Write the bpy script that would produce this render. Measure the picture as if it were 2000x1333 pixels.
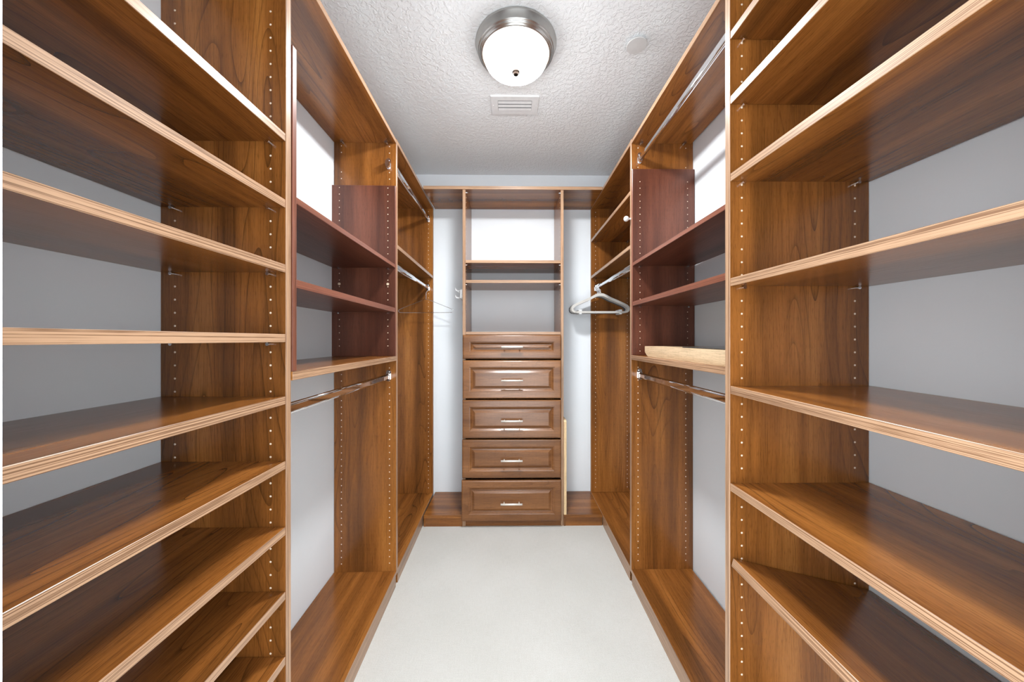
import bpy, bmesh, math, random
from mathutils import Vector, Matrix

# ------------------------------------------------------------------ clear
for o in list(bpy.data.objects):
    bpy.data.objects.remove(o, do_unlink=True)
SC = bpy.context.scene
COL = SC.collection
RNG = random.Random(7)

# ------------------------------------------------------------------ camera
CAM_H = 1.212
F_PX, YAW = 667.0, 0.0122
cam_d = bpy.data.cameras.new('camera')
cam_d.sensor_fit = 'HORIZONTAL'
cam_d.sensor_width = 36.0
cam_d.lens = 36.0 * F_PX / 2000.0
cam_d.shift_x = -6.0 / 2000.0
cam_d.shift_y = -2.5 / 2000.0
cam_d.clip_start = 0.02
cam = bpy.data.objects.new('camera', cam_d)
COL.objects.link(cam)
cam.location = (0, 0, CAM_H)
cam.rotation_euler = (math.pi / 2, 0, -YAW)
SC.camera = cam

# ------------------------------------------------------------------ world and exposure
W = bpy.data.worlds.new('world')
SC.world = W
W.use_nodes = True
WB = W.node_tree.nodes['Background']
WB.inputs[0].default_value = (0.90, 0.96, 1.0, 1)
WB.inputs[1].default_value = 3.85
LAMP_STRENGTH = 238.0
RIM_STRENGTH = 4.5
SC.view_settings.view_transform = 'Standard'
SC.view_settings.look = 'None'
SC.view_settings.gamma = 1.0
SC.view_settings.use_curve_mapping = False
SC.view_settings.exposure = 0.67

# ------------------------------------------------------------------ materials
def srgb(r, g, b):
    def c(v):
        v /= 255.0
        return v / 12.92 if v <= 0.04045 else ((v + 0.055) / 1.055) ** 2.4
    return (c(r), c(g), c(b), 1.0)

def new_mat(name):
    m = bpy.data.materials.new(name)
    m.use_nodes = True
    nt = m.node_tree
    b = nt.nodes['Principled BSDF']
    return m, nt, b

def node(nt, kind, **kw):
    n = nt.nodes.new(kind)
    for k, v in kw.items():
        if k.startswith('i_'):
            n.inputs[k[2:].replace('_', ' ')].default_value = v
        else:
            setattr(n, k, v)
    return n

def link(nt, a, b):
    nt.links.new(a, b)

def scaled_uv(nt, sx, sy, src):
    mp = node(nt, 'ShaderNodeMapping')
    mp.inputs['Scale'].default_value = (sx, sy, 1)
    link(nt, src, mp.inputs['Vector'])
    return mp.outputs['Vector']

def noise2(nt, vec, scale=1.0, detail=2.0, rough=0.5, dist=0.0):
    n = node(nt, 'ShaderNodeTexNoise')
    n.noise_dimensions = '2D'
    n.inputs['Scale'].default_value = scale
    n.inputs['Detail'].default_value = detail
    n.inputs['Roughness'].default_value = rough
    n.inputs['Distortion'].default_value = dist
    link(nt, vec, n.inputs['Vector'])
    return n.outputs['Fac']

def ramp(nt, fac, stops):
    r = node(nt, 'ShaderNodeValToRGB')
    el = r.color_ramp.elements
    while len(el) < len(stops):
        el.new(0.5)
    for e, (p, c) in zip(el, stops):
        e.position = p
        e.color = c if len(c) == 4 else (*c, 1)
    link(nt, fac, r.inputs['Fac'])
    return r.outputs['Color']

def math_node(nt, op, a, b=None, c=None):
    n = node(nt, 'ShaderNodeMath', operation=op)
    for i, v in enumerate((a, b, c)):
        if v is None:
            continue
        if isinstance(v, (int, float)):
            n.inputs[i].default_value = v
        else:
            link(nt, v, n.inputs[i])
    return n.outputs[0]

def mixc(nt, fac, a, b, mode='MIX'):
    n = node(nt, 'ShaderNodeMix', data_type='RGBA', blend_type=mode)
    if isinstance(fac, (int, float)):
        n.inputs[0].default_value = fac
    else:
        link(nt, fac, n.inputs[0])
    for idx, v in ((6, a), (7, b)):
        if isinstance(v, tuple):
            n.inputs[idx].default_value = v
        else:
            link(nt, v, n.inputs[idx])
    return n.outputs[2]

def wood_mat(name, dark, mid, light, line, rough=0.2, line_amt=0.68, across=6.5, freq=15.0):
    """laminate: U of the UV map runs along the grain, V across, both in metres"""
    m, nt, b = new_mat(name)
    uv = node(nt, 'ShaderNodeUVMap').outputs['UV']
    # broad strips of colour
    strips = noise2(nt, scaled_uv(nt, 0.55, 11, uv), 1.0, 3.0, 0.55)
    col = ramp(nt, strips, [(0.30, dark), (0.52, mid), (0.72, light)])
    # flame figure: contour lines of a smooth field stretched along the grain
    field = noise2(nt, scaled_uv(nt, 0.85, across, uv), 1.0, 1.2, 0.4, 0.15)
    ph = math_node(nt, 'MULTIPLY', field, freq)
    saw = math_node(nt, 'FRACT', ph)
    edge = math_node(nt, 'POWER', saw, 9.0)
    patch = ramp(nt, noise2(nt, scaled_uv(nt, 0.9, 4.5, uv), 1.0, 1.0), [(0.40, (0, 0, 0, 1)), (0.62, (1, 1, 1, 1))])
    figure = math_node(nt, 'MULTIPLY', edge, patch)
    col = mixc(nt, math_node(nt, 'MULTIPLY', figure, line_amt), col, line)
    # fine fibres and pores
    fib = noise2(nt, scaled_uv(nt, 9, 330, uv), 1.0, 3.0, 0.6)
    fibc = ramp(nt, fib, [(0.28, (0.62, 0.60, 0.57, 1)), (0.55, (1, 1, 1, 1)), (0.75, (1.0, 1.0, 1.0, 1))])
    col = mixc(nt, 0.75, col, fibc, 'MULTIPLY')
    pores = noise2(nt, scaled_uv(nt, 45, 900, uv), 1.0, 1.0, 0.5)
    porec = ramp(nt, pores, [(0.25, (0.5, 0.47, 0.44, 1)), (0.40, (1, 1, 1, 1))])
    col = mixc(nt, 0.6, col, porec, 'MULTIPLY')
    link(nt, col, b.inputs['Base Color'])
    rg = ramp(nt, fib, [(0.3, (rough + 0.05,) * 3), (0.7, (rough,) * 3)])
    link(nt, rg, b.inputs['Roughness'])
    b.inputs['Specular IOR Level'].default_value = 0.5
    bp = node(nt, 'ShaderNodeBump')
    bp.inputs['Strength'].default_value = 0.03
    bp.inputs['Distance'].default_value = 0.0004
    link(nt, fib, bp.inputs['Height'])
    link(nt, bp.outputs['Normal'], b.inputs['Normal'])
    return m

def band_mat(name, dark, light, rough=0.3):
    m, nt, b = new_mat(name)
    uv = node(nt, 'ShaderNodeUVMap').outputs['UV']
    n = noise2(nt, scaled_uv(nt, 1.3, 470, uv), 1.0, 2.0, 0.6)
    fine = noise2(nt, scaled_uv(nt, 14, 800, uv), 1.0, 2.0, 0.6)
    f = math_node(nt, 'ADD', math_node(nt, 'MULTIPLY', n, 0.75), math_node(nt, 'MULTIPLY', fine, 0.25))
    col = ramp(nt, f, [(0.42, dark), (0.53, light)])
    link(nt, col, b.inputs['Base Color'])
    b.inputs['Roughness'].default_value = rough
    b.inputs['Specular IOR Level'].default_value = 0.5
    return m

M = {}
M['wood'] = wood_mat('cherry laminate', srgb(102, 62, 28), srgb(137, 84, 37), srgb(164, 106, 50), srgb(48, 27, 13))
M['wood_flat'] = wood_mat('cherry laminate drawer fronts', srgb(106, 67, 37), srgb(128, 83, 47), srgb(144, 96, 56), srgb(66, 39, 20), line_amt=0.35)
M['band'] = band_mat('cherry edge band', srgb(122, 90, 66), srgb(178, 142, 112))
M['red'] = wood_mat('mahogany laminate', srgb(78, 43, 31), srgb(101, 57, 41), srgb(120, 71, 52), srgb(54, 26, 18), rough=0.30, line_amt=0.3, across=14.0)
M['red_band'] = band_mat('mahogany edge band', srgb(92, 52, 38), srgb(128, 78, 60))
M['maple'] = wood_mat('maple butcher block', srgb(200, 168, 130), srgb(214, 186, 150), srgb(224, 198, 164), srgb(172, 134, 96), rough=0.45, line_amt=0.25, freq=6.0)
M['pale_wood'] = wood_mat('pale unfinished board', srgb(220, 186, 140), srgb(230, 198, 152), srgb(236, 206, 164), srgb(190, 150, 104), rough=0.5, line_amt=0.2)

def plain(name, col, rough=0.5, metal=0.0, spec=0.5):
    m, nt, b = new_mat(name)
    n = node(nt, 'ShaderNodeTexNoise')
    n.inputs['Scale'].default_value = 40.0
    tc = node(nt, 'ShaderNodeTexCoord')
    link(nt, tc.outputs['Object'], n.inputs['Vector'])
    c2 = tuple(x * 0.95 for x in col[:3]) + (1,)
    link(nt, ramp(nt, n.outputs['Fac'], [(0.35, c2), (0.65, col)]), b.inputs['Base Color'])
    b.inputs['Roughness'].default_value = rough
    b.inputs['Metallic'].default_value = metal
    b.inputs['Specular IOR Level'].default_value = spec
    return m

M['chrome'] = plain('chrome', (0.82, 0.82, 0.83, 1), 0.07, 1.0)
M['nickel'] = plain('brushed nickel', (0.46, 0.45, 0.43, 1), 0.26, 1.0)
M['handle'] = plain('satin nickel handle', (0.90, 0.86, 0.79, 1), 0.5, 0.35)
M['bronze'] = plain('dark bronze finial', (0.010, 0.006, 0.004, 1), 0.8, 0.0, 0.05)
M['white_paint'] = plain('white trim paint', srgb(236, 238, 240), 0.4)
M['white_metal'] = plain('white enamelled metal', srgb(226, 227, 228), 0.4)
M['plastic'] = plain('white plastic', srgb(214, 215, 215), 0.45)
M['hole'] = plain('pale hole lining', srgb(226, 206, 180), 0.5)
M['velvet'] = plain('pale grey flocked plastic', srgb(196, 192, 186), 0.7, 0.0, 0.3)
M['velvet_dark'] = plain('dark grey flocked plastic', srgb(96, 96, 98), 0.75, 0.0, 0.3)
M['slate'] = plain('dark glass sheet', srgb(58, 60, 62), 0.15)
M['shadow'] = plain('painted vent shade', (0.01, 0.01, 0.01, 1), 0.9)  # shade behind the vent slats, put into the colour

def wall_mat():
    m, nt, b = new_mat('pale grey wall paint')
    tc = node(nt, 'ShaderNodeTexCoord')
    n = node(nt, 'ShaderNodeTexNoise'); n.inputs['Scale'].default_value = 3.0; n.inputs['Detail'].default_value = 3.0
    link(nt, tc.outputs['Object'], n.inputs['Vector'])
    link(nt, ramp(nt, n.outputs['Fac'], [(0.3, srgb(224, 229, 233)), (0.7, srgb(228, 232, 236))]), b.inputs['Base Color'])
    b.inputs['Roughness'].default_value = 0.55
    b.inputs['Specular IOR Level'].default_value = 0.3
    n2 = node(nt, 'ShaderNodeTexNoise'); n2.inputs['Scale'].default_value = 140.0; n2.inputs['Detail'].default_value = 2.0
    link(nt, tc.outputs['Object'], n2.inputs['Vector'])
    bp = node(nt, 'ShaderNodeBump'); bp.inputs['Strength'].default_value = 0.12; bp.inputs['Distance'].default_value = 0.0006
    link(nt, n2.outputs['Fac'], bp.inputs['Height'])
    link(nt, bp.outputs['Normal'], b.inputs['Normal'])
    return m
M['wall'] = wall_mat()

def ceiling_mat():
    m, nt, b = new_mat('textured white ceiling plaster')
    tc = node(nt, 'ShaderNodeTexCoord')
    n = node(nt, 'ShaderNodeTexNoise'); n.inputs['Scale'].default_value = 62.0; n.inputs['Detail'].default_value = 2.0; n.inputs['Roughness'].default_value = 0.55
    n.inputs['Distortion'].default_value = 0.6
    link(nt, tc.outputs['Object'], n.inputs['Vector'])
    h = ramp(nt, n.outputs['Fac'], [(0.44, (0, 0, 0, 1)), (0.58, (1, 1, 1, 1))])
    n3 = node(nt, 'ShaderNodeTexNoise'); n3.inputs['Scale'].default_value = 190.0; n3.inputs['Detail'].default_value = 2.0
    link(nt, tc.outputs['Object'], n3.inputs['Vector'])
    hh = math_node(nt, 'ADD', h, math_node(nt, 'MULTIPLY', n3.outputs['Fac'], 0.35))
    bp = node(nt, 'ShaderNodeBump'); bp.inputs['Strength'].default_value = 0.55; bp.inputs['Distance'].default_value = 0.003
    link(nt, hh, bp.inputs['Height'])
    link(nt, bp.outputs['Normal'], b.inputs['Normal'])
    b.inputs['Base Color'].default_value = srgb(236, 239, 241)
    b.inputs['Roughness'].default_value = 0.8
    b.inputs['Specular IOR Level'].default_value = 0.2
    return m
M['ceiling'] = ceiling_mat()

def carpet_mat():
    m, nt, b = new_mat('off-white cut pile carpet')
    tc = node(nt, 'ShaderNodeTexCoord')
    def nz(scale, detail, sc=(1, 1, 1)):
        mp = node(nt, 'ShaderNodeMapping'); mp.inputs['Scale'].default_value = sc
        link(nt, tc.outputs['Object'], mp.inputs['Vector'])
        n = node(nt, 'ShaderNodeTexNoise'); n.inputs['Scale'].default_value = scale; n.inputs['Detail'].default_value = detail
        link(nt, mp.outputs['Vector'], n.inputs['Vector'])
        return n.outputs['Fac']
    fine = nz(420, 3)
    weave = math_node(nt, 'ADD', nz(1, 2, (25, 420, 1)), nz(1, 2, (420, 25, 1)))
    broad = nz(2.2, 2)
    col = ramp(nt, broad, [(0.3, srgb(204, 203, 198)), (0.7, srgb(212, 211, 207))])
    col = mixc(nt, 0.5, col, ramp(nt, fine, [(0.3, (0.66, 0.65, 0.63, 1)), (0.6, (1, 1, 1, 1))]), 'MULTIPLY')
    col = mixc(nt, 0.35, col, ramp(nt, math_node(nt, 'MULTIPLY', weave, 0.5), [(0.36, (0.82, 0.81, 0.79, 1)), (0.56, (1, 1, 1, 1))]), 'MULTIPLY')
    link(nt, col, b.inputs['Base Color'])
    b.inputs['Roughness'].default_value = 0.95
    b.inputs['Specular IOR Level'].default_value = 0.1
    bp = node(nt, 'ShaderNodeBump'); bp.inputs['Strength'].default_value = 0.5; bp.inputs['Distance'].default_value = 0.002
    link(nt, fine, bp.inputs['Height'])
    link(nt, bp.outputs['Normal'], b.inputs['Normal'])
    return m
M['carpet'] = carpet_mat()

def dome_mat():
    m, nt, b = new_mat('lit frosted glass dome')
    b.inputs['Base Color'].default_value = (0.9, 0.88, 0.84, 1)
    b.inputs['Roughness'].default_value = 0.35
    # the bulbs sit behind the bottom of the bowl: it glows strongly there and faintly at its rim
    tc = node(nt, 'ShaderNodeTexCoord')
    sp = node(nt, 'ShaderNodeSeparateXYZ')
    link(nt, tc.outputs['Normal'], sp.inputs[0])
    down = math_node(nt, 'MAXIMUM', math_node(nt, 'MULTIPLY', sp.outputs['Z'], -1.0), 0.0)
    hot = math_node(nt, 'POWER', down, 6.0)
    st = math_node(nt, 'ADD', math_node(nt, 'MULTIPLY', hot, LAMP_STRENGTH), RIM_STRENGTH)
    link(nt, st, b.inputs['Emission Strength'])
    link(nt, ramp(nt, down, [(0.0, (1.0, 0.90, 0.76, 1)), (0.45, (0.965, 0.985, 1.0, 1))]), b.inputs['Emission Color'])
    return m
M['dome'] = dome_mat()

# ------------------------------------------------------------------ object helpers
def props(o, label=None, cat=None, group=None, kind=None):
    if label: o['label'] = label
    if cat: o['category'] = cat
    if group: o['group'] = group
    if kind: o['kind'] = kind
    return o

def thing(name, label, cat, loc=(0, 0, 0), rz=0.0, group=None):
    o = bpy.data.objects.new(name, None)
    o.empty_display_size = 0.05
    COL.objects.link(o)
    o.location = loc
    o.rotation_euler = (0, 0, rz)
    return props(o, label, cat, group)

def finish(name, bm, mats, parent=None, smooth=False, loc=(0, 0, 0), rot=(0, 0, 0), label=None):
    me = bpy.data.meshes.new(name)
    bm.normal_update()
    bm.to_mesh(me)
    bm.free()
    for m in (mats if isinstance(mats, (list, tuple)) else [mats]):
        me.materials.append(M[m] if isinstance(m, str) else m)
    if smooth:
        for p in me.polygons:
            p.use_smooth = True
    o = bpy.data.objects.new(name, me)
    COL.objects.link(o)
    o.parent = parent
    o.location = loc
    o.rotation_euler = rot
    if label:
        o['label'] = label
    return o

AX = {'x': 0, 'y': 1, 'z': 2}

def put_uv(bm, grain):
    g = AX[grain]
    off = (RNG.uniform(-40, 40), RNG.uniform(-40, 40))
    uvl = bm.loops.layers.uv.verify()
    for f in bm.faces:
        n = f.normal
        dom = max(range(3), key=lambda i: abs(n[i]))
        others = [i for i in range(3) if i != g]
        if dom == g:
            a, c = others
            for l in f.loops:
                l[uvl].uv = (l.vert.co[a] * 0.1 + off[0], l.vert.co[c] + off[1])
        else:
            v = [i for i in others if i != dom][0]
            for l in f.loops:
                l[uvl].uv = (l.vert.co[g] + off[0], l.vert.co[v] + off[1] + 0.37 * dom)

def box_bm(bm, lo, hi):
    vs = [bm.verts.new((x, y, z)) for x in (lo[0], hi[0]) for y in (lo[1], hi[1]) for z in (lo[2], hi[2])]
    for q in ((0, 1, 3, 2), (4, 6, 7, 5), (0, 4, 5, 1), (2, 3, 7, 6), (0, 2, 6, 4), (1, 5, 7, 3)):
        bm.faces.new([vs[i] for i in q])
    return vs

def board(name, lo, hi, grain, bands, parent, mats=('wood', 'band'), bevel=0.0009, loc=(0, 0, 0), rot=(0, 0, 0), label=None):
    """one laminate board; bands is a list such as '+x', '-y' of edge-banded faces"""
    lo2 = [min(a, b) for a, b in zip(lo, hi)]
    hi2 = [max(a, b) for a, b in zip(lo, hi)]
    bm = bmesh.new()
    box_bm(bm, lo2, hi2)
    bmesh.ops.recalc_face_normals(bm, faces=bm.faces)
    if bevel:
        bmesh.ops.bevel(bm, geom=bm.edges[:], offset=bevel, segments=1, affect='EDGES')
    bm.normal_update()
    put_uv(bm, grain)
    for f in bm.faces:
        for d in bands:
            s = 1 if d[0] == '+' else -1
            if f.normal[AX[d[1]]] * s > 0.3:
                f.material_index = 1
    return finish(name, bm, list(mats), parent, loc=loc, rot=rot, label=label)

def tube_bm(bm, p0, p1, r, seg=16, caps=True, r1=None, flat=None):
    """cylinder or flat oval (flat = second radius along world z) from p0 to p1"""
    p0, p1 = Vector(p0), Vector(p1)
    d = (p1 - p0).normalized()
    up = Vector((0, 0, 1)) if abs(d.z) < 0.95 else Vector((0, 1, 0))
    a = d.cross(up).normalized()
    b = a.cross(d).normalized()
    r1 = r if r1 is None else r1
    rb = flat if flat else None
    rings = []
    for p, rr in ((p0, r), (p1, r1)):
        ring = []
        for i in range(seg):
            t = 2 * math.pi * i / seg
            ring.append(bm.verts.new(p + a * math.cos(t) * rr + b * math.sin(t) * (rb if rb else rr)))
        rings.append(ring)
    for i in range(seg):
        j = (i + 1) % seg
        bm.faces.new((rings[0][i], rings[0][j], rings[1][j], rings[1][i]))
    if caps:
        bm.faces.new(rings[0][::-1])
        bm.faces.new(rings[1])

def path_bm(bm, pts, r, seg=8, closed=False):
    """round wire along a polyline"""
    pts = [Vector(p) for p in pts]
    n = len(pts)
    rings = []
    prev = None
    for i, p in enumerate(pts):
        if closed:
            t = (pts[(i + 1) % n] - pts[i - 1]).normalized()
        else:
            t = (pts[min(i + 1, n - 1)] - pts[max(i - 1, 0)]).normalized()
        if prev is None:
            ref = Vector((0, 1, 0)) if abs(t.y) < 0.9 else Vector((1, 0, 0))
            a = t.cross(ref).normalized()
        else:
            a = (prev - t * prev.dot(t)).normalized()
        prev = a
        b = t.cross(a)
        rings.append([bm.verts.new(p + (a * math.cos(2 * math.pi * k / seg) + b * math.sin(2 * math.pi * k / seg)) * r) for k in range(seg)])
    for i in range(n if closed else n - 1):
        A, B = rings[i], rings[(i + 1) % n]
        for k in range(seg):
            j = (k + 1) % seg
            bm.faces.new((A[k], A[j], B[j], B[k]))
    if not closed:
        bm.faces.new(rings[0][::-1])
        bm.faces.new(rings[-1])

def lathe_bm(bm, prof, seg=48, center=(0, 0, 0)):
    cx, cy, cz = center
    rings = []
    for r, z in prof:
        if r < 1e-6:
            rings.append([bm.verts.new((cx, cy, cz + z))])
        else:
            rings.append([bm.verts.new((cx + r * math.cos(2 * math.pi * i / seg), cy + r * math.sin(2 * math.pi * i / seg), cz + z)) for i in range(seg)])
    for A, B in zip(rings, rings[1:]):
        for i in range(seg):
            j = (i + 1) % seg
            if len(A) == 1 and len(B) == 1:
                continue
            if len(A) == 1:
                bm.faces.new((A[0], B[j], B[i]))
            elif len(B) == 1:
                bm.faces.new((A[i], A[j], B[0]))
            else:
                bm.faces.new((A[i], A[j], B[j], B[i]))
    bmesh.ops.recalc_face_normals(bm, faces=bm.faces)

def prism(name, pts, z0, z1, mat, parent=None):
    bm = bmesh.new()
    lo = [bm.verts.new((x, y, z0)) for x, y in pts]
    hi = [bm.verts.new((x, y, z1)) for x, y in pts]
    bm.faces.new(lo[::-1])
    bm.faces.new(hi)
    n = len(pts)
    for i in range(n):
        j = (i + 1) % n
        bm.faces.new((lo[i], lo[j], hi[j], hi[i]))
    bmesh.ops.recalc_face_normals(bm, faces=bm.faces)
    return finish(name, bm, mat, parent)

def pin_holes(parent, cols, y, zs, skip=(), r=0.0026, facing=-1, axis='y'):
    """a column of shelf-pin holes on the face of an upright: rim and lining, too small to pick apart singly"""
    bm = bmesh.new()
    for x in cols:
        for z in zs:
            if any(a <= z <= b for a, b in skip):
                continue
            ring0, ring1 = [], []
            for k in range(8):
                t = 2 * math.pi * k / 8
                ring0.append((math.cos(t) * r, math.sin(t) * r, 0.0))
                ring1.append((math.cos(t) * r * 0.6, math.sin(t) * r * 0.6, 0.0011))
            def place(c):
                if axis == 'y':
                    return (x + c[0], y + facing * c[2], z + c[1])
                return (y + facing * c[2], x + c[0], z + c[1])
            A = [bm.verts.new(place(c)) for c in ring0]
            B = [bm.verts.new(place(c)) for c in ring1]
            for k in range(8):
                j = (k + 1) % 8
                bm.faces.new((A[k], A[j], B[j], B[k]))
            bm.faces.new(B)
    bmesh.ops.recalc_face_normals(bm, faces=bm.faces)
    o = finish('pin_holes', bm, 'hole', parent)
    o['kind'] = 'stuff'
    return o

PIN_MESH = None
def shelf_pin(parent, x, y, z, facing=-1):
    """chrome peg that carries a shelf; z is the underside of the shelf"""
    global PIN_MESH
    if PIN_MESH is None:
        bm = bmesh.new()
        tube_bm(bm, (0, 0, -0.004), (0, -0.010, -0.004), 0.0028, 10)
        tube_bm(bm, (0, -0.010, -0.0045), (0, -0.0125, -0.0045), 0.0042, 10)
        o = finish('shelf_pin', bm, 'chrome', parent, smooth=False)
        PIN_MESH = o.data
    else:
        o = bpy.data.objects.new('shelf_pin', PIN_MESH)
        COL.objects.link(o)
        o.parent = parent
    o.location = (x, y, z)
    return o

def rod(parent, x, y0, y1, z, label='chrome oval hanging rod', sockets=(0, 1)):
    bm = bmesh.new()
    rr, hh = 0.0075, 0.0075
    pr = [(rr * math.cos(math.pi * k / 10), hh + rr * math.sin(math.pi * k / 10)) for k in range(11)]
    pr += [(-a, -b) for a, b in pr]
    A = [bm.verts.new((x + a, y0, z + b)) for a, b in pr]
    B = [bm.verts.new((x + a, y1, z + b)) for a, b in pr]
    for i in range(len(pr)):
        j = (i + 1) % len(pr)
        bm.faces.new((A[i], A[j], B[j], B[i]))
    bm.faces.new(A); bm.faces.new(B)
    bmesh.ops.recalc_face_normals(bm, faces=bm.faces)
    o = finish('closet_rod', bm, 'chrome', parent, label=label)
    for p in o.data.polygons:
        p.use_smooth = len(p.vertices) == 4 and abs(p.normal.x) < 0.995
    for e in sockets:
        socket(o, x, (y0, y1)[e], z, -1 if e else 1)
    return o

def socket(parent, x, y, z, d, label=None):
    """rod end bracket: oblong backplate with a screw tab and a cup around the rod"""
    bm = bmesh.new()
    def oblong(rx, h0, h1, ya, yb):
        pr = []
        for k in range(9):
            t = math.pi * k / 8
            pr.append((math.cos(t) * rx, h1 + math.sin(t) * rx))
        for k in range(9):
            t = math.pi + math.pi * k / 8
            pr.append((math.cos(t) * rx, h0 + math.sin(t) * rx))
        A = [bm.verts.new((x + a, ya, z + b)) for a, b in pr]
        B = [bm.verts.new((x + a, yb, z + b)) for a, b in pr]
        n = len(pr)
        for i in range(n):
            j = (i + 1) % n
            bm.faces.new((A[i], A[j], B[j], B[i]))
        bm.faces.new(A[::-1]); bm.faces.new(B)
    oblong(0.0115, -0.010, 0.022, y, y + d * 0.003)
    oblong(0.0095, -0.009, 0.008, y + d * 0.003, y + d * 0.022)
    tube_bm(bm, (x, y + d * 0.003, z + 0.024), (x, y + d * 0.0055, z + 0.024), 0.0048, 12)
    bmesh.ops.recalc_face_normals(bm, faces=bm.faces)
    return finish('rod_socket', bm, 'chrome', parent, label=label)

# ------------------------------------------------------------------ room shell
Y_BACK, Z_CEIL = 2.56, 2.447
Y1, Y2 = 0.8405, 1.686            # faces of the first and second uprights
TH = 0.019
ANG_L = 0.0165                    # the left run toes out slightly
XL1 = -0.549                      # aisle edge of the left tower and start of the left run
XR1, XR = 0.543, 0.597            # aisle edge of the right tower, of the right run
def xl(y): return XL1 - ANG_L * (y - Y1)

DOOR_L, DOOR_R, DOOR_H = -0.392, 0.525, 2.04
FW0, FW1 = 0.14, 0.262            # front wall thickness
K = 'structure'

bm = bmesh.new()
NX, NY = 40, 60
grid = [[bm.verts.new((-1.0 + 2.0 * i / NX, -0.6 + 3.25 * j / NY, 0.0)) for j in range(NY + 1)] for i in range(NX + 1)]
for i in range(NX):
    for j in range(NY):
        bm.faces.new((grid[i][j], grid[i + 1][j], grid[i + 1][j + 1], grid[i][j + 1]))
bmesh.ops.recalc_face_normals(bm, faces=bm.faces)
floor = finish('floor', bm, 'carpet')
props(floor, 'off-white cut pile carpet covering the closet floor', 'carpet', kind=K)

wl = [(-0.852, FW0), (-0.852, Y1 + 0.01), (-0.852 - ANG_L * (Y_BACK - Y1) - 0.002, Y_BACK), (-1.0, Y_BACK), (-1.0, FW0)]
props(prism('wall_left', wl, 0.0, Z_CEIL, 'wall'), 'pale grey painted wall behind the left shelving', 'wall', kind=K)
wr = [(0.904, FW0), (0.894, Y1 + 0.01), (0.906, Y2), (0.906, Y_BACK), (1.05, Y_BACK), (1.05, FW0)]
props(prism('wall_right', wr, 0.0, Z_CEIL, 'wall'), 'pale grey painted wall behind the right shelving', 'wall', kind=K)
props(prism('wall_back', [(-1.0, Y_BACK), (1.05, Y_BACK), (1.05, Y_BACK + 0.1), (-1.0, Y_BACK + 0.1)], 0.0, Z_CEIL, 'wall'),
      'pale grey painted end wall behind the drawer tower', 'wall', kind=K)
bm = bmesh.new()
box_bm(bm, (-1.0, FW0, 0), (DOOR_L - 0.016, FW1 - 0.006, Z_CEIL))
box_bm(bm, (DOOR_R + 0.016, FW0, 0), (1.05, FW1 - 0.006, Z_CEIL))
box_bm(bm, (DOOR_L - 0.016, FW0, DOOR_H + 0.016), (DOOR_R + 0.016, FW1 - 0.006, Z_CEIL))
bmesh.ops.recalc_face_normals(bm, faces=bm.faces)
props(finish('wall_front', bm, 'wall'), 'pale grey painted wall around the doorway', 'wall', kind=K)
bm = bmesh.new()
box_bm(bm, (DOOR_L - 0.015, FW0 - 0.012, 0), (DOOR_L, FW1 + 0.006, DOOR_H))
box_bm(bm, (DOOR_R, FW0 - 0.012, 0), (DOOR_R + 0.015, FW1 + 0.006, DOOR_H))
box_bm(bm, (DOOR_L - 0.015, FW0 - 0.012, DOOR_H), (DOOR_R + 0.015, FW1 + 0.006, DOOR_H + 0.015))
box_bm(bm, (DOOR_L - 0.065, FW1 - 0.006, 0), (DOOR_L - 0.015, FW1 + 0.006, DOOR_H + 0.065))
bmesh.ops.recalc_face_normals(bm, faces=bm.faces)
props(finish('trim_1', bm, 'white_paint'), 'white painted door jamb at the left edge', 'door jamb', kind=K)
bm = bmesh.new()
box_bm(bm, (-1.0, FW0, Z_CEIL), (1.05, Y_BACK + 0.1, Z_CEIL + 0.05))
bmesh.ops.recalc_face_normals(bm, faces=bm.faces)
props(finish('ceiling', bm, 'ceiling'), 'white textured plaster ceiling', 'ceiling', kind=K)

# ------------------------------------------------------------------ shelf towers next to the doorway
def holes_from(z_ref, lo, hi, pitch=0.032):
    z = z_ref
    while z - pitch > lo:
        z -= pitch
    out = []
    while z < hi:
        out.append(z)
        z += pitch
    return out

PANEL_TOP = 2.197
# left
tl = thing('shelf_tower', 'tall open shelf tower on the left wall beside the white door jamb', 'shelving', (XL1, FW1 + 0.02, 0))
def L(x, y): return (x - XL1, y - (FW1 + 0.02))
x0, _ = L(-0.8515, 0)
yf = L(0, Y1)[1]
board('side_panel', (x0, yf, 0.0), (0, yf + TH, PANEL_TOP), 'z', ['+x'], tl)
board('side_panel', (x0, 0.0, 0.0), (0, TH, PANEL_TOP), 'z', ['+x'], tl)
left_tops = [2.196, 1.7155, 1.5540, 1.3955, 1.2255, 1.0740, 0.9155, 0.7547, 0.5972, 0.4384, 0.0745]
for i, zt in enumerate(left_tops):
    nm = 'top_shelf' if i == 0 else ('base_shelf' if i == len(left_tops) - 1 else 'shelf')
    s = board(nm, (x0 + 0.001, TH + 0.0005, zt - 0.0195), (-0.001, yf - 0.0005, zt), 'y', ['+x'], tl)
    if nm == 'shelf':
        for xx in (-0.0375, x0 + 0.0345):
            shelf_pin(s, xx, yf, zt - 0.0195)
board('plinth', (-0.019, TH, 0.0), (-0.001, yf, 0.054), 'y', [], tl)
zs = holes_from(2.0135, 0.12, 2.15)
pin_holes(tl, (-0.0375, x0 + 0.0345), yf, zs, [(z - 0.026, z + 0.004) for z in left_tops])

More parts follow.
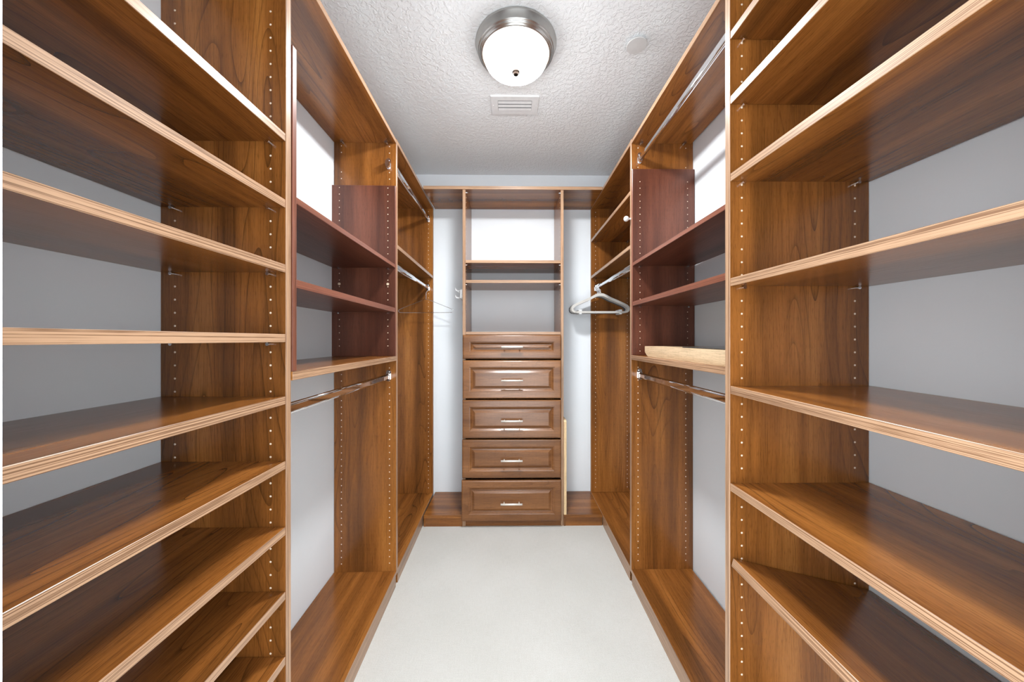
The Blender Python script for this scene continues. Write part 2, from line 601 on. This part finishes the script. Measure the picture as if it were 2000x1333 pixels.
# right (deeper uprights)
tr = thing('shelf_tower', 'tall deep shelf tower on the right wall nearest the viewer', 'shelving', (XR1, FW1 + 0.02, 0))
yf = Y1 - (FW1 + 0.02)
x1 = 0.893 - XR1
board('side_panel', (0, yf, 0.0), (x1, yf + TH, PANEL_TOP), 'z', ['-x'], tr)
board('side_panel', (0, 0.0, 0.0), (x1, TH, PANEL_TOP), 'z', ['-x'], tr)
right_sh = [(2.196, 0), (1.9765, -0.002), (1.8155, 0.006), (1.6245, 0.019), (1.3645, 0.008), (1.0975, 0.014), (0.8565, -0.004), (0.0745, 0)]
for i, (zt, tilt) in enumerate(right_sh):
    nm = 'top_shelf' if i == 0 else ('base_shelf' if i == len(right_sh) - 1 else 'shelf')
    w = yf - TH - 0.001
    s = board(nm, (0.001, -w, -0.0195), (x1 - 0.001, 0, 0), 'y', ['-x'], tr, loc=(0, yf - 0.0005, zt), rot=(tilt, 0, 0))
    if nm == 'shelf':
        for xx in (0.030, x1 - 0.036):
            shelf_pin(s, xx, 0.0005, -0.0195)
# the lowest shelf has dropped off its rear pins and slopes back to the wall
s = board('shelf', (0.0, -(yf - TH - 0.003), -0.0195), (x1 + 0.004, -0.002, 0), 'y', ['-x'], tr, loc=(0.006, yf - 0.001, 0.6715), rot=(0, 0.235, 0),
          label='lowest shelf tilted down toward the wall')
board('plinth', (0.001, TH, 0.0), (0.019, yf, 0.054), 'y', [], tr)
zs = holes_from(1.3085, 0.12, 2.15)
pin_holes(tr, (0.030, x1 - 0.036), yf, zs, [(z - 0.026, z + 0.004) for z, _ in right_sh])

# ------------------------------------------------------------------ hanging bays, left run (its frame: y along the wall, x = 0 at the aisle edge)
def left_frame(name, label, cat, y_off=0.0):
    y = Y1 + y_off
    return thing(name, label, cat, (xl(y), y, 0), ANG_L)

DL = 0.302
P2Y = Y2 - Y1
P3Y = Y_BACK - Y1 - TH - 0.003
TOP_L = 2.178
# front bay
hl = left_frame('hanging_bay', 'left hanging bay between the two tall shelf uprights, holding the red-brown insert', 'closet')
y0 = TH + 0.0062
board('side_panel', (-DL, P2Y, 0.055), (0, P2Y + TH, PANEL_TOP + 0.004), 'z', ['+x'], hl)
board('panel_foot', (-DL, P2Y, 0.0), (-0.007, P2Y + TH, 0.055), 'z', [], hl)
board('top_shelf', (-DL, y0, TOP_L), (-0.001, P2Y - 0.0005, TOP_L + 0.019), 'y', ['+x'], hl)
board('shelf', (-DL, y0, 1.1095), (0.001, P2Y - 0.0005, 1.1315), 'y', ['+x'], hl)
board('base_shelf', (-DL, y0, 0.055), (0.0, P2Y - 0.0005, 0.074), 'y', ['+x'], hl)
board('plinth', (-0.019, y0, 0.0), (-0.0015, P2Y - 0.004, 0.055), 'y', ['+x'], hl)
rod(hl, -0.0375, y0, P2Y, 1.030)
socket(hl, -0.0375, P2Y, 2.070, -1, label='empty chrome rod socket')
pin_holes(hl, (-0.0335, -DL + 0.0355), P2Y, holes_from(2.1615, 0.10, 2.165), [(1.105, 1.97), (2.045, 2.10)])
for xx in (-0.045, -DL + 0.045):
    bm = bmesh.new(); tube_bm(bm, (xx, P2Y - 0.003, TOP_L - 0.004), (xx, P2Y - 0.022, TOP_L - 0.004), 0.007, 12)
    finish('shelf_cam', bm, 'nickel', hl)
# rear bay
hb = left_frame('hanging_bay', 'left rear hanging bay with two chrome rods and the lone wire hanger', 'closet', P2Y + TH)
o2 = P2Y + TH
y0, y1 = 0.0005, P3Y - o2
board('side_panel', (-DL, y1, 0.075), (0, y1 + TH, PANEL_TOP + 0.004), 'z', ['+x'], hb)
board('top_shelf', (-DL, y0, TOP_L + 0.006), (-0.001, y1 + TH, TOP_L + 0.025), 'y', ['+x'], hb)
board('shelf', (-DL, y0, 1.667), (-0.001, y1 - 0.0005, 1.686), 'y', ['+x'], hb)
board('base_shelf', (-DL, y0, 0.055), (0.0, y1 + TH, 0.074), 'y', ['+x'], hb)
board('plinth', (-0.019, y0 + 0.004, 0.0), (-0.0015, y1 + TH, 0.055), 'y', ['+x'], hb)
rod(hb, -0.036, y0, y1, 2.104)
rod(hb, -0.036, y0, y1, 1.594)
pin_holes(hb, (-0.0335, -DL + 0.0355), y1, holes_from(2.1615, 0.10, 2.165), [(1.66, 1.69), (1.57, 1.62), (2.08, 2.13)])

# ------------------------------------------------------------------ hanging bays, right run
DR = 0.906 - XR - 0.001
TOP_R = 2.185
hr = thing('hanging_bay', 'right hanging bay with the upper chrome rod, holding the butcher block', 'closet', (XR, Y1, 0))
y0 = TH + 0.001
board('side_panel', (0, P2Y, 0.055), (DR, P2Y + TH, PANEL_TOP + 0.012), 'z', ['-x'], hr)
board('panel_foot', (0.007, P2Y, 0.0), (DR, P2Y + TH, 0.055), 'z', [], hr)
board('top_shelf', (0.001, y0, TOP_R), (DR - 0.008, P2Y - 0.0005, TOP_R + 0.019), 'y', ['-x'], hr)
board('shelf', (-0.001, y0, 1.1135), (DR - 0.008, P2Y - 0.0005, 1.1355), 'y', ['-x'], hr)
board('base_shelf', (0.0, y0, 0.055), (DR - 0.008, P2Y - 0.0005, 0.074), 'y', ['-x'], hr)
board('plinth', (0.0015, y0, 0.0), (0.019, P2Y - 0.004, 0.055), 'y', ['-x'], hr)
rod(hr, 0.040, y0, P2Y, 1.036)
rod(hr, 0.041, y0, P2Y, 2.106)
pin_holes(hr, (0.0335, DR - 0.0365), P2Y, holes_from(2.1635, 0.10, 2.165), [(1.105, 2.055), (2.085, 2.14)])
for xx in (0.045, DR - 0.05):
    bm = bmesh.new(); tube_bm(bm, (xx, P2Y - 0.003, TOP_R - 0.004), (xx, P2Y - 0.022, TOP_R - 0.004), 0.007, 12)
    finish('shelf_cam', bm, 'nickel', hr)
bm = bmesh.new()
lathe_bm(bm, [(0.0045, 0.0), (0.0045, 0.009), (0.010, 0.013), (0.0135, 0.020), (0.0135, 0.025), (0.0105, 0.031), (0.005, 0.034), (0.0, 0.0345)], 24)
finish('knob', bm, 'plastic', hr, smooth=True, loc=(0.0, P2Y + 0.0095, 1.815), rot=(0, -math.pi / 2, 0), label='round white knob on the upright edge')

hq = thing('hanging_bay', 'right rear hanging bay with two upper shelves above the grey hangers', 'closet', (XR, Y2 + TH, 0))
y0, y1 = 0.0005, Y_BACK - TH - 0.003 - (Y2 + TH)
board('side_panel', (0, y1, 0.075), (DR, y1 + TH, PANEL_TOP + 0.004), 'z', ['-x'], hq)
board('top_shelf', (0.001, y0, TOP_R + 0.003), (DR, y1 + TH, TOP_R + 0.022), 'y', ['-x'], hq)
for zt in (1.9595, 1.6875):
    s = board('shelf', (0.001, y0, zt - 0.019), (DR, y1 - 0.0005, zt), 'y', ['-x'], hq)
    for xx in (0.0335, DR - 0.0365):
        shelf_pin(s, xx, y1, zt - 0.019)
board('base_shelf', (0.0, y0, 0.055), (DR, y1 + TH, 0.074), 'y', ['-x'], hq)
board('plinth', (0.0015, y0 + 0.004, 0.0), (0.019, y1 + TH, 0.055), 'y', ['-x'], hq)
rod(hq, 0.036, y0, y1, 1.594)
pin_holes(hq, (0.0335, DR - 0.0365), y1, holes_from(2.1615, 0.10, 2.165), [(1.66, 1.69), (1.93, 1.965), (1.57, 1.62)])

# ------------------------------------------------------------------ red-brown shelf inserts standing on the middle shelves
RM = ('red', 'red_band')
il = left_frame('shelf_insert', 'red-brown mahogany shelf insert standing in the left hanging bay', 'shelf insert', TH + 0.006)
yy1 = P2Y - TH - 0.006 - 0.001
board('side_panel', (-DL + 0.001, 0, 1.132), (0.0005, 0.017, 1.955), 'z', ['+x', '+z'], il, RM)
board('side_panel', (-DL - 0.004, yy1 - 0.017, 1.132), (0.0005, yy1, 1.962), 'z', ['+x', '+z'], il, RM)
for zt, tk in ((1.5785, 0.017), (1.3665, 0.021)):
    s = board('shelf', (-DL + 0.002, 0.0175, zt - tk), (0.0, yy1 - 0.0175, zt), 'y', ['+x'], il, RM)
    for xx in (-0.0355, -DL + 0.034):
        shelf_pin(s, xx, yy1 - 0.017, zt - tk)
pin_holes(il, (-0.0355, -DL + 0.034), yy1 - 0.017, holes_from(1.9495, 1.15, 1.955), [(1.555, 1.58), (1.34, 1.37)], r=0.0023)
bm = bmesh.new()
for xx in (-0.0355, -DL + 0.034):
    tube_bm(bm, (xx, yy1 - 0.017, 1.4825), (xx, yy1 - 0.0195, 1.4825), 0.006, 14)
finish('cam_lock', bm, 'hole', il)['kind'] = 'stuff'

ir = thing('shelf_insert', 'red-brown mahogany shelf insert standing in the right hanging bay', 'shelf insert', (XR, Y1 + TH + 0.006, 0))
board('side_panel', (0, 0, 1.1365), (DR - 0.012, 0.017, 2.045), 'z', ['-x', '+z'], ir, RM)
board('side_panel', (-0.0005, yy1 - 0.017, 1.1365), (DR - 0.002, yy1, 2.051), 'z', ['-x', '+z'], ir, RM)
for zt, tk in ((1.5905, 0.016), (1.3985, 0.021)):
    s = board('shelf', (0.0, 0.0175, zt - tk), (DR - 0.012, yy1 - 0.0175, zt), 'y', ['-x'], ir, RM)
    for xx in (0.0365, DR - 0.037):
        shelf_pin(s, xx, yy1 - 0.017, zt - tk)
pin_holes(ir, (0.0365, DR - 0.037), yy1 - 0.017, holes_from(1.988, 1.15, 1.995), [(1.57, 1.595), (1.37, 1.40)], r=0.0023)

# ------------------------------------------------------------------ drawer tower on the end wall
YF = 2.22
TX0, TX1 = -0.3135, 0.343
dt = thing('drawer_tower', 'drawer tower with five raised-panel drawers and open shelves on the end wall', 'dresser', (0, YF, 0))
TD = Y_BACK - YF - 0.001
for xa, xb in ((TX0, TX0 + TH), (TX1 - TH, TX1)):
    board('side_panel', (xa, 0, 0.0), (xb, TD, 2.1875), 'z', ['-y'], dt)
for nm, zt in (('shelf', 1.7295), ('shelf', 1.6005), ('counter', 1.2635)):
    s = board(nm, (TX0 + TH + 0.0005, 0.0005, zt - 0.0185), (TX1 - TH - 0.0005, TD, zt), 'x', ['-y'], dt)
board('carcass_back', (TX0 + TH, TD - 0.006, 0.05), (TX1 - TH, TD, 1.243), 'z', [], dt)
board('toe_kick', (TX0 + TH, 0.004, 0.0), (TX1 - TH, 0.02, 0.06), 'x', [], dt)
for sx, xx in ((1, TX0 + TH), (-1, TX1 - TH)):
    pin_holes(dt, (0.037, TD - 0.037), xx, holes_from(2.15, 1.29, 2.16), [(1.575, 1.605), (1.705, 1.735)], facing=sx, axis='x', r=0.0024)
    for zt in (2.188, 1.711, 1.582):
        for q in (0.037,):
            bm = bmesh.new(); tube_bm(bm, (xx, q, zt - 0.0045), (xx + sx * 0.010, q, zt - 0.0045), 0.0038, 10)
            finish('shelf_peg', bm, 'chrome', dt)

def ring_faces(bm, rects):
    """nested rectangles (x0,x1,z0,z1,y): faces between successive ones"""
    loops = []
    for xa, xb, za, zb, y in rects:
        loops.append([bm.verts.new(c) for c in ((xa, y, za), (xb, y, za), (xb, y, zb), (xa, y, zb))])
    for A, B in zip(loops, loops[1:]):
        for i in range(4):
            j = (i + 1) % 4
            bm.faces.new((A[i], A[j], B[j], B[i]))
    return loops

def drawer(x0, x1, z0, z1, hz, ypush):
    d = 0.021
    def rc(ins, y): return (x0 + ins, x1 - ins, z0 + ins, z1 - ins, y + ypush)
    bm = bmesh.new()
    lo = ring_faces(bm, [rc(0.0, 0.0), rc(0.0, -d + 0.006), rc(0.002, -d + 0.0025), rc(0.0065, -d + 0.0006), rc(0.0075, -d), rc(0.043, -d),
                         rc(0.0445, -d + 0.0022), rc(0.049, -d + 0.0032), rc(0.060, -d + 0.0120), rc(0.0615, -d + 0.0125)])
    bm.faces.new(lo[0])
    bmesh.ops.recalc_face_normals(bm, faces=bm.faces)
    bm.normal_update(); put_uv(bm, 'x')
    o = finish('drawer', bm, 'wood_flat', dt)
    bm = bmesh.new()
    lo = ring_faces(bm, [rc(0.0610, -d + 0.0145), rc(0.0610, -d + 0.0124), rc(0.0670, -d + 0.0118), rc(0.069, -d + 0.0098), rc(0.0805, -d + 0.0024), rc(0.0815, -d + 0.0012)])
    bm.faces.new(lo[-1]); bm.faces.new(lo[0])
    bmesh.ops.recalc_face_normals(bm, faces=bm.faces)
    bm.normal_update(); put_uv(bm, 'x')
    finish('raised_panel', bm, 'wood_flat', o)
    # bar pull on two posts
    bm = bmesh.new()
    xc = (x0 + x1) / 2
    yb = ypush - d - 0.030
    tube_bm(bm, (xc - 0.069, yb, hz), (xc + 0.069, yb, hz), 0.0058, 16)
    for sx in (-0.048, 0.048):
        tube_bm(bm, (xc + sx, ypush - d + 0.0012, hz), (xc + sx, yb, hz), 0.0036, 12)
    h = finish('handle', bm, 'handle', o, label='satin nickel bar handle')
    for p in h.data.polygons:
        p.use_smooth = len(p.vertices) == 4
    return o

DRW = [(-0.310, 0.3255, 1.0885, 1.2430, 1.1655, 0.0), (-0.3105, 0.3255, 0.8325, 1.0795, 0.9520, 0.0),
       (-0.312, 0.3250, 0.5765, 0.8230, 0.6935, 0.0), (-0.3145, 0.3245, 0.3190, 0.5665, 0.4400, 0.0), (-0.3175, 0.3255, 0.0430, 0.3060, 0.1665, -0.004)]
for a in DRW:
    drawer(*a)

# platforms either side of the drawer tower and the long shelf above it
for x0, x1, lab in ((xl(YF) + 0.007, TX0 - 0.0005, 'low wood platform in the rear left corner beside the drawers'),
                    (TX1 + 0.0005, XR - 0.0005, 'low wood platform in the rear right corner under the pale board')):
    p = thing('base_platform', lab, 'platform', ((x0 + x1) / 2, YF - 0.005, 0))
    hw = (x1 - x0) / 2
    back = Y_BACK - YF + 0.005 - 0.001
    board('base_shelf', (-hw, 0.0, 0.055), (hw, back, 0.074), 'x', [], p)
    board('plinth', (-hw + 0.001, 0.004, 0.0), (hw - 0.001, 0.02, 0.055), 'x', [], p)
    board('cleat', (-hw, 0.002, 0.0), (-hw + 0.012, 0.004, 0.054), 'z', [], p)
ts = board('top_shelf', (-0.5675, -0.003, 2.1885), (XR - 0.0005, Y_BACK - YF - 0.001, 2.2095), 'x', ['-y'], None, loc=(0, YF, 0))
props(ts, 'long top shelf across the end wall above the drawer tower', 'shelf')

# ------------------------------------------------------------------ ceiling fittings
LX, LY = 0.021, 1.428
cl = thing('ceiling_light', 'round brushed nickel flush ceiling light with a lit frosted dome', 'ceiling light', (LX, LY, Z_CEIL))
bm = bmesh.new()
lathe_bm(bm, [(0.0, -0.001), (0.160, -0.001), (0.168, -0.003), (0.1685, -0.007), (0.166, -0.010), (0.1585, -0.034), (0.157, -0.037), (0.1545, -0.0375), (0.153, -0.041),
              (0.1505, -0.0455), (0.148, -0.046), (0.1465, -0.050), (0.142, -0.052), (0.137, -0.0515), (0.133, -0.047), (0.0, -0.044)], 72)
finish('ring', bm, 'nickel', cl, smooth=True)
bm = bmesh.new()
lathe_bm(bm, [(0.1325, -0.0475), (0.1335, -0.056), (0.131, -0.066), (0.125, -0.077), (0.115, -0.088), (0.100, -0.098), (0.080, -0.1055), (0.055, -0.1105), (0.028, -0.113), (0.0, -0.114)], 64)
finish('glass_dome', bm, 'dome', cl, smooth=True)
bm = bmesh.new()
lathe_bm(bm, [(0.0, -0.112), (0.0165, -0.1135), (0.0165, -0.1185), (0.012, -0.1195), (0.012, -0.1245), (0.0085, -0.1285), (0.0, -0.1295)], 24)
finish('finial', bm, 'bronze', cl, smooth=True)

vt = thing('ceiling_vent', 'white rectangular air vent in the ceiling beyond the light', 'vent', (0.0205, 1.792, Z_CEIL))
VW, VD = 0.1245, 0.069
bm = bmesh.new()
def frame_ring(bm, o, i, z0, z1):
    A = [(-o[0], -o[1]), (o[0], -o[1]), (o[0], o[1]), (-o[0], o[1])]
    B = [(-i[0], -i[1]), (i[0], -i[1]), (i[0], i[1]), (-i[0], i[1])]
    va = [bm.verts.new((x, y, z0)) for x, y in A]
    vc = [bm.verts.new((x * 0.985, y * 0.975, z1)) for x, y in A]
    vb = [bm.verts.new((x, y, z1)) for x, y in B]
    vd = [bm.verts.new((x, y, z0)) for x, y in B]
    for q, r in ((va, vc), (vc, vb), (vb, vd)):
        for k in range(4):
            j = (k + 1) % 4
            bm.faces.new((q[k], q[j], r[j], r[k]))
frame_ring(bm, (VW, VD), (0.088, 0.038), 0.0, -0.007)
bmesh.ops.recalc_face_normals(bm, faces=bm.faces)
finish('vent_frame', bm, 'white_metal', vt)
bm = bmesh.new(); box_bm(bm, (-0.0885, -0.0385, -0.0012), (0.0885, 0.0385, -0.0004)); bmesh.ops.recalc_face_normals(bm, faces=bm.faces)
finish('duct_shade', bm, 'shadow', vt)  # flat near-black sheet: the darkness above the slats is painted on it
for k in range(3):
    yc = -0.024 + k * 0.0255
    bm = bmesh.new()
    box_bm(bm, (-0.087, -0.0085, -0.0006), (0.087, 0.0085, 0.0006))
    bmesh.ops.recalc_face_normals(bm, faces=bm.faces)
    finish('slat', bm, 'white_metal', vt, loc=(0, yc, -0.0065), rot=(math.radians(-6), 0, 0))
for sx in (-1, 1):
    bm = bmesh.new(); lathe_bm(bm, [(0.0045, -0.0068), (0.0035, -0.0085), (0.0, -0.009)], 12)
    finish('screw', bm, 'white_metal', vt, loc=(sx * 0.112, 0, 0))
sd = thing('ceiling_cover', 'small round white cover plate on the ceiling right of the light', 'cover plate', (0.5225, 1.412, Z_CEIL))
bm = bmesh.new()
lathe_bm(bm, [(0.0, -0.009), (0.040, -0.009), (0.0415, -0.0105), (0.0415, -0.013), (0.040, -0.0145), (0.0, -0.0155)], 40)
finish('disc', bm, 'plastic', sd)
bm = bmesh.new(); lathe_bm(bm, [(0.028, 0.0), (0.028, -0.009), (0.0, -0.0091)], 24)
finish('neck', bm, 'plastic', sd)

# ------------------------------------------------------------------ hangers
def arc(cx, cz, r, a0, a1, n):
    return [(cx + r * math.cos(math.radians(a0 + (a1 - a0) * k / n)), cz + r * math.sin(math.radians(a0 + (a1 - a0) * k / n))) for k in range(n + 1)]

# wire hanger: body and hook in its own plane (x across, z up), origin where the hook rests on the rod
wh = thing('wire_hanger', 'thin chrome wire hanger on the lower rod at the left', 'hanger', (xl(2.48) - 0.0335, 2.462, 1.594 + 0.0150), ANG_L - 0.03)
bm = bmesh.new()
R_ = 0.0017
body = [(0, 0, -0.105)]
for x, z in [(0.03, -0.114), (0.174, -0.172)] + arc(0.186, -0.190, 0.011, 75, -80, 6)[0:] + [(0.16, -0.202), (-0.16, -0.202)] + arc(-0.186, -0.190, 0.011, 260, 105, 6) + [(-0.174, -0.172), (-0.03, -0.114)]:
    body.append((x, 0, z))
path_bm(bm, body, R_, 8, closed=True)
finish('wire_body', bm, 'chrome', wh, smooth=True)
bm = bmesh.new()
hook = [(0, 0, -0.105), (0, 0, -0.060), (0.004, 0, -0.052), (0.018, 0, -0.036)] + [(x, 0, z) for x, z in arc(0.0, -0.0165, 0.018, -15, 195, 14)]
path_bm(bm, hook, R_, 8)
path_bm(bm, [(0.002 * math.cos(t * 0.9), 0.002 * math.sin(t * 0.9), -0.105 + t * 0.0022) for t in range(16)], 0.0012, 6)
finish('hook', bm, 'chrome', wh, smooth=True)

# slim flocked hangers bunched together on the right rod
def flock_hanger(label, loc, rz, mat):
    t = thing('flocked_hanger', label, 'hanger', loc, rz, 'flocked hangers bunched on the right rear rod')
    def outline():
        top = [(0.0, -0.068), (0.022, -0.071), (0.045, -0.081), (0.075, -0.098), (0.12, -0.117), (0.165, -0.137), (0.19, -0.150), (0.204, -0.164), (0.208, -0.180), (0.203, -0.196), (0.190, -0.205), (0.172, -0.208)]
        inn = [(0.0, -0.088), (0.020, -0.090), (0.042, -0.099), (0.072, -0.116), (0.115, -0.134), (0.158, -0.152), (0.178, -0.163), (0.189, -0.173), (0.192, -0.181), (0.189, -0.189), (0.182, -0.194), (0.172, -0.196)]
        return top, inn
    top, inn = outline()
    n = len(top)
    bm = bmesh.new()
    hw = 0.0028
    full_t = [(-x, z) for x, z in top[:0:-1]] + top
    full_i = [(-x, z) for x, z in inn[:0:-1]] + inn
    V = []
    for (a, b), (c, d) in zip(full_t, full_i):
        V.append([bm.verts.new((a, -hw, b)), bm.verts.new((a, hw, b)), bm.verts.new((c, hw, d)), bm.verts.new((c, -hw, d))])
    for A, B in zip(V, V[1:]):
        for k in range(4):
            j = (k + 1) % 4
            bm.faces.new((A[k], A[j], B[j], B[k]))
    bm.faces.new(V[0]); bm.faces.new(V[-1][::-1])
    bmesh.ops.recalc_face_normals(bm, faces=bm.faces)
    finish('shoulder_frame', bm, mat, t)
    bm = bmesh.new()
    box_bm(bm, (-0.175, -0.0028, -0.208), (0.175, 0.0028, -0.196))
    bmesh.ops.recalc_face_normals(bm, faces=bm.faces)
    finish('trouser_bar', bm, mat, t)
    for sx in (-1, 1):
        bm = bmesh.new()
        box_bm(bm, (sx * 0.142 - 0.009, -0.0034, -0.2165), (sx * 0.142 + 0.009, 0.0034, -0.208))
        box_bm(bm, (sx * 0.142 - 0.010, -0.0034, -0.196), (sx * 0.142 + 0.010, 0.0034, -0.184))
        bmesh.ops.recalc_face_normals(bm, faces=bm.faces)
        finish('tie_notch', bm, 'plastic', t)
    bm = bmesh.new()
    tube_bm(bm, (0, 0, -0.071), (0, 0, -0.052), 0.005, 10)
    hook = [(0, 0, -0.056), (0, 0, -0.046), (-0.006, 0, -0.040), (-0.014, 0, -0.032)] + [(x, 0, z) for x, z in arc(0.0, -0.0165, 0.0185, 205, -15, 14)]
    path_bm(bm, hook, 0.0021, 8)
    finish('hook', bm, 'chrome', t, smooth=True)
    return t

HX = XR + 0.036
spec = [('pale grey flocked hanger nearest the viewer, frontmost of the bunch', 2.405, 0.00, 'velvet'),
        ('pale grey flocked hanger just behind the frontmost of the bunch', 2.421, 0.015, 'velvet'),
        ('grey flocked hanger third from the front of the bunch', 2.437, 0.03, 'velvet'),
        ('grey flocked hanger fourth from the front of the bunch', 2.453, 0.04, 'velvet'),
        ('dark grey flocked hanger fifth from the front, second from the end upright', 2.473, 0.055, 'velvet_dark'),
        ('dark grey flocked hanger at the back of the bunch by the end upright', 2.492, 0.065, 'velvet_dark')]
for lab, y, rz, mt in spec:
    flock_hanger(lab, (HX, y, 1.594 + 0.0155), -rz, mt)

# ------------------------------------------------------------------ loose things
# butcher block on the right middle shelf
bb = thing('cutting_board', 'thick pale butcher block board lying on the right middle shelf', 'cutting board', (0.602, 0.905, 1.1357), -0.040)
bm = bmesh.new()
pr = [(0.0, 0.0), (0.655, 0.0), (0.672, 0.006), (0.690, 0.017), (0.694, 0.020), (0.694, 0.044), (0.692, 0.046), (0.0, 0.046)]
BD = 0.235
A = [bm.verts.new((0.0, y, z)) for y, z in pr]
B = [bm.verts.new((BD, y, z)) for y, z in pr]
bm.faces.new(A); bm.faces.new(B[::-1])
for i in range(len(pr)):
    j = (i + 1) % len(pr)
    bm.faces.new((A[i], B[i], B[j], A[j]))
bmesh.ops.recalc_face_normals(bm, faces=bm.faces)
bm.normal_update(); put_uv(bm, 'y')
finish('block', bm, 'maple', bb)
sh = board('dark_sheet', (0.0, 0.0, 0.0), (0.19, 0.36, 0.0035), 'y', [], None, ('slate', 'slate'), loc=(0.628, 0.92, 1.1357 + 0.0462), rot=(0, 0, -0.05))
props(sh, 'thin dark glossy sheet lying on top of the butcher block', 'sheet')

# pale board standing on edge against the drawer tower
pb = bmesh.new()
pr = [(0.0, 0.0), (0.290, 0.0), (0.290, 0.612), (0.012, 0.612), (0.0, 0.602)]
A = [pb.verts.new((0.0, y, z)) for y, z in pr]
B = [pb.verts.new((0.017, y, z)) for y, z in pr]
pb.faces.new(A); pb.faces.new(B[::-1])
for i in range(len(pr)):
    j = (i + 1) % len(pr)
    pb.faces.new((A[i], B[i], B[j], A[j]))
bmesh.ops.recalc_face_normals(pb, faces=pb.faces)
pb.normal_update(); put_uv(pb, 'z')
o = finish('wood_board', pb, 'pale_wood', None, loc=(TX1 + 0.0015, YF - 0.006, 0.0745))
props(o, 'narrow pale wood board standing on edge against the drawer tower', 'board')

# tie rack on the left flank of the drawer tower
tk = thing('tie_rack', 'small chrome wire tie rack on the left side of the drawer tower', 'tie rack', (TX0, 2.268, 1.516))
bm = bmesh.new()
box_bm(bm, (-0.020, -0.006, -0.030), (-0.0005, 0.0, 0.030))
box_bm(bm, (-0.004, 0.0, -0.034), (-0.0005, 0.20, -0.012))
bmesh.ops.recalc_face_normals(bm, faces=bm.faces)
finish('mount_plate', bm, 'white_metal', tk)
for sz in (-0.022, 0.022):
    bm = bmesh.new(); tube_bm(bm, (-0.011, -0.006, sz), (-0.011, -0.0075, sz), 0.0032, 12)
    finish('screw', bm, 'nickel', tk)
bm = bmesh.new()
for z in (0.034, -0.012):
    for k in range(6):
        y = 0.012 + k * 0.030
        path_bm(bm, [(-0.004, y, z - 0.006), (-0.030, y, z - 0.012), (-0.052, y, z - 0.010), (-0.057, y, z - 0.002), (-0.057, y, z + 0.008)], 0.0014, 6)
    path_bm(bm, [(-0.030, 0.004, z - 0.012), (-0.030, 0.175, z - 0.012)], 0.0016, 6)
finish('wire_prongs', bm, 'white_metal', tk)['kind'] = 'stuff'
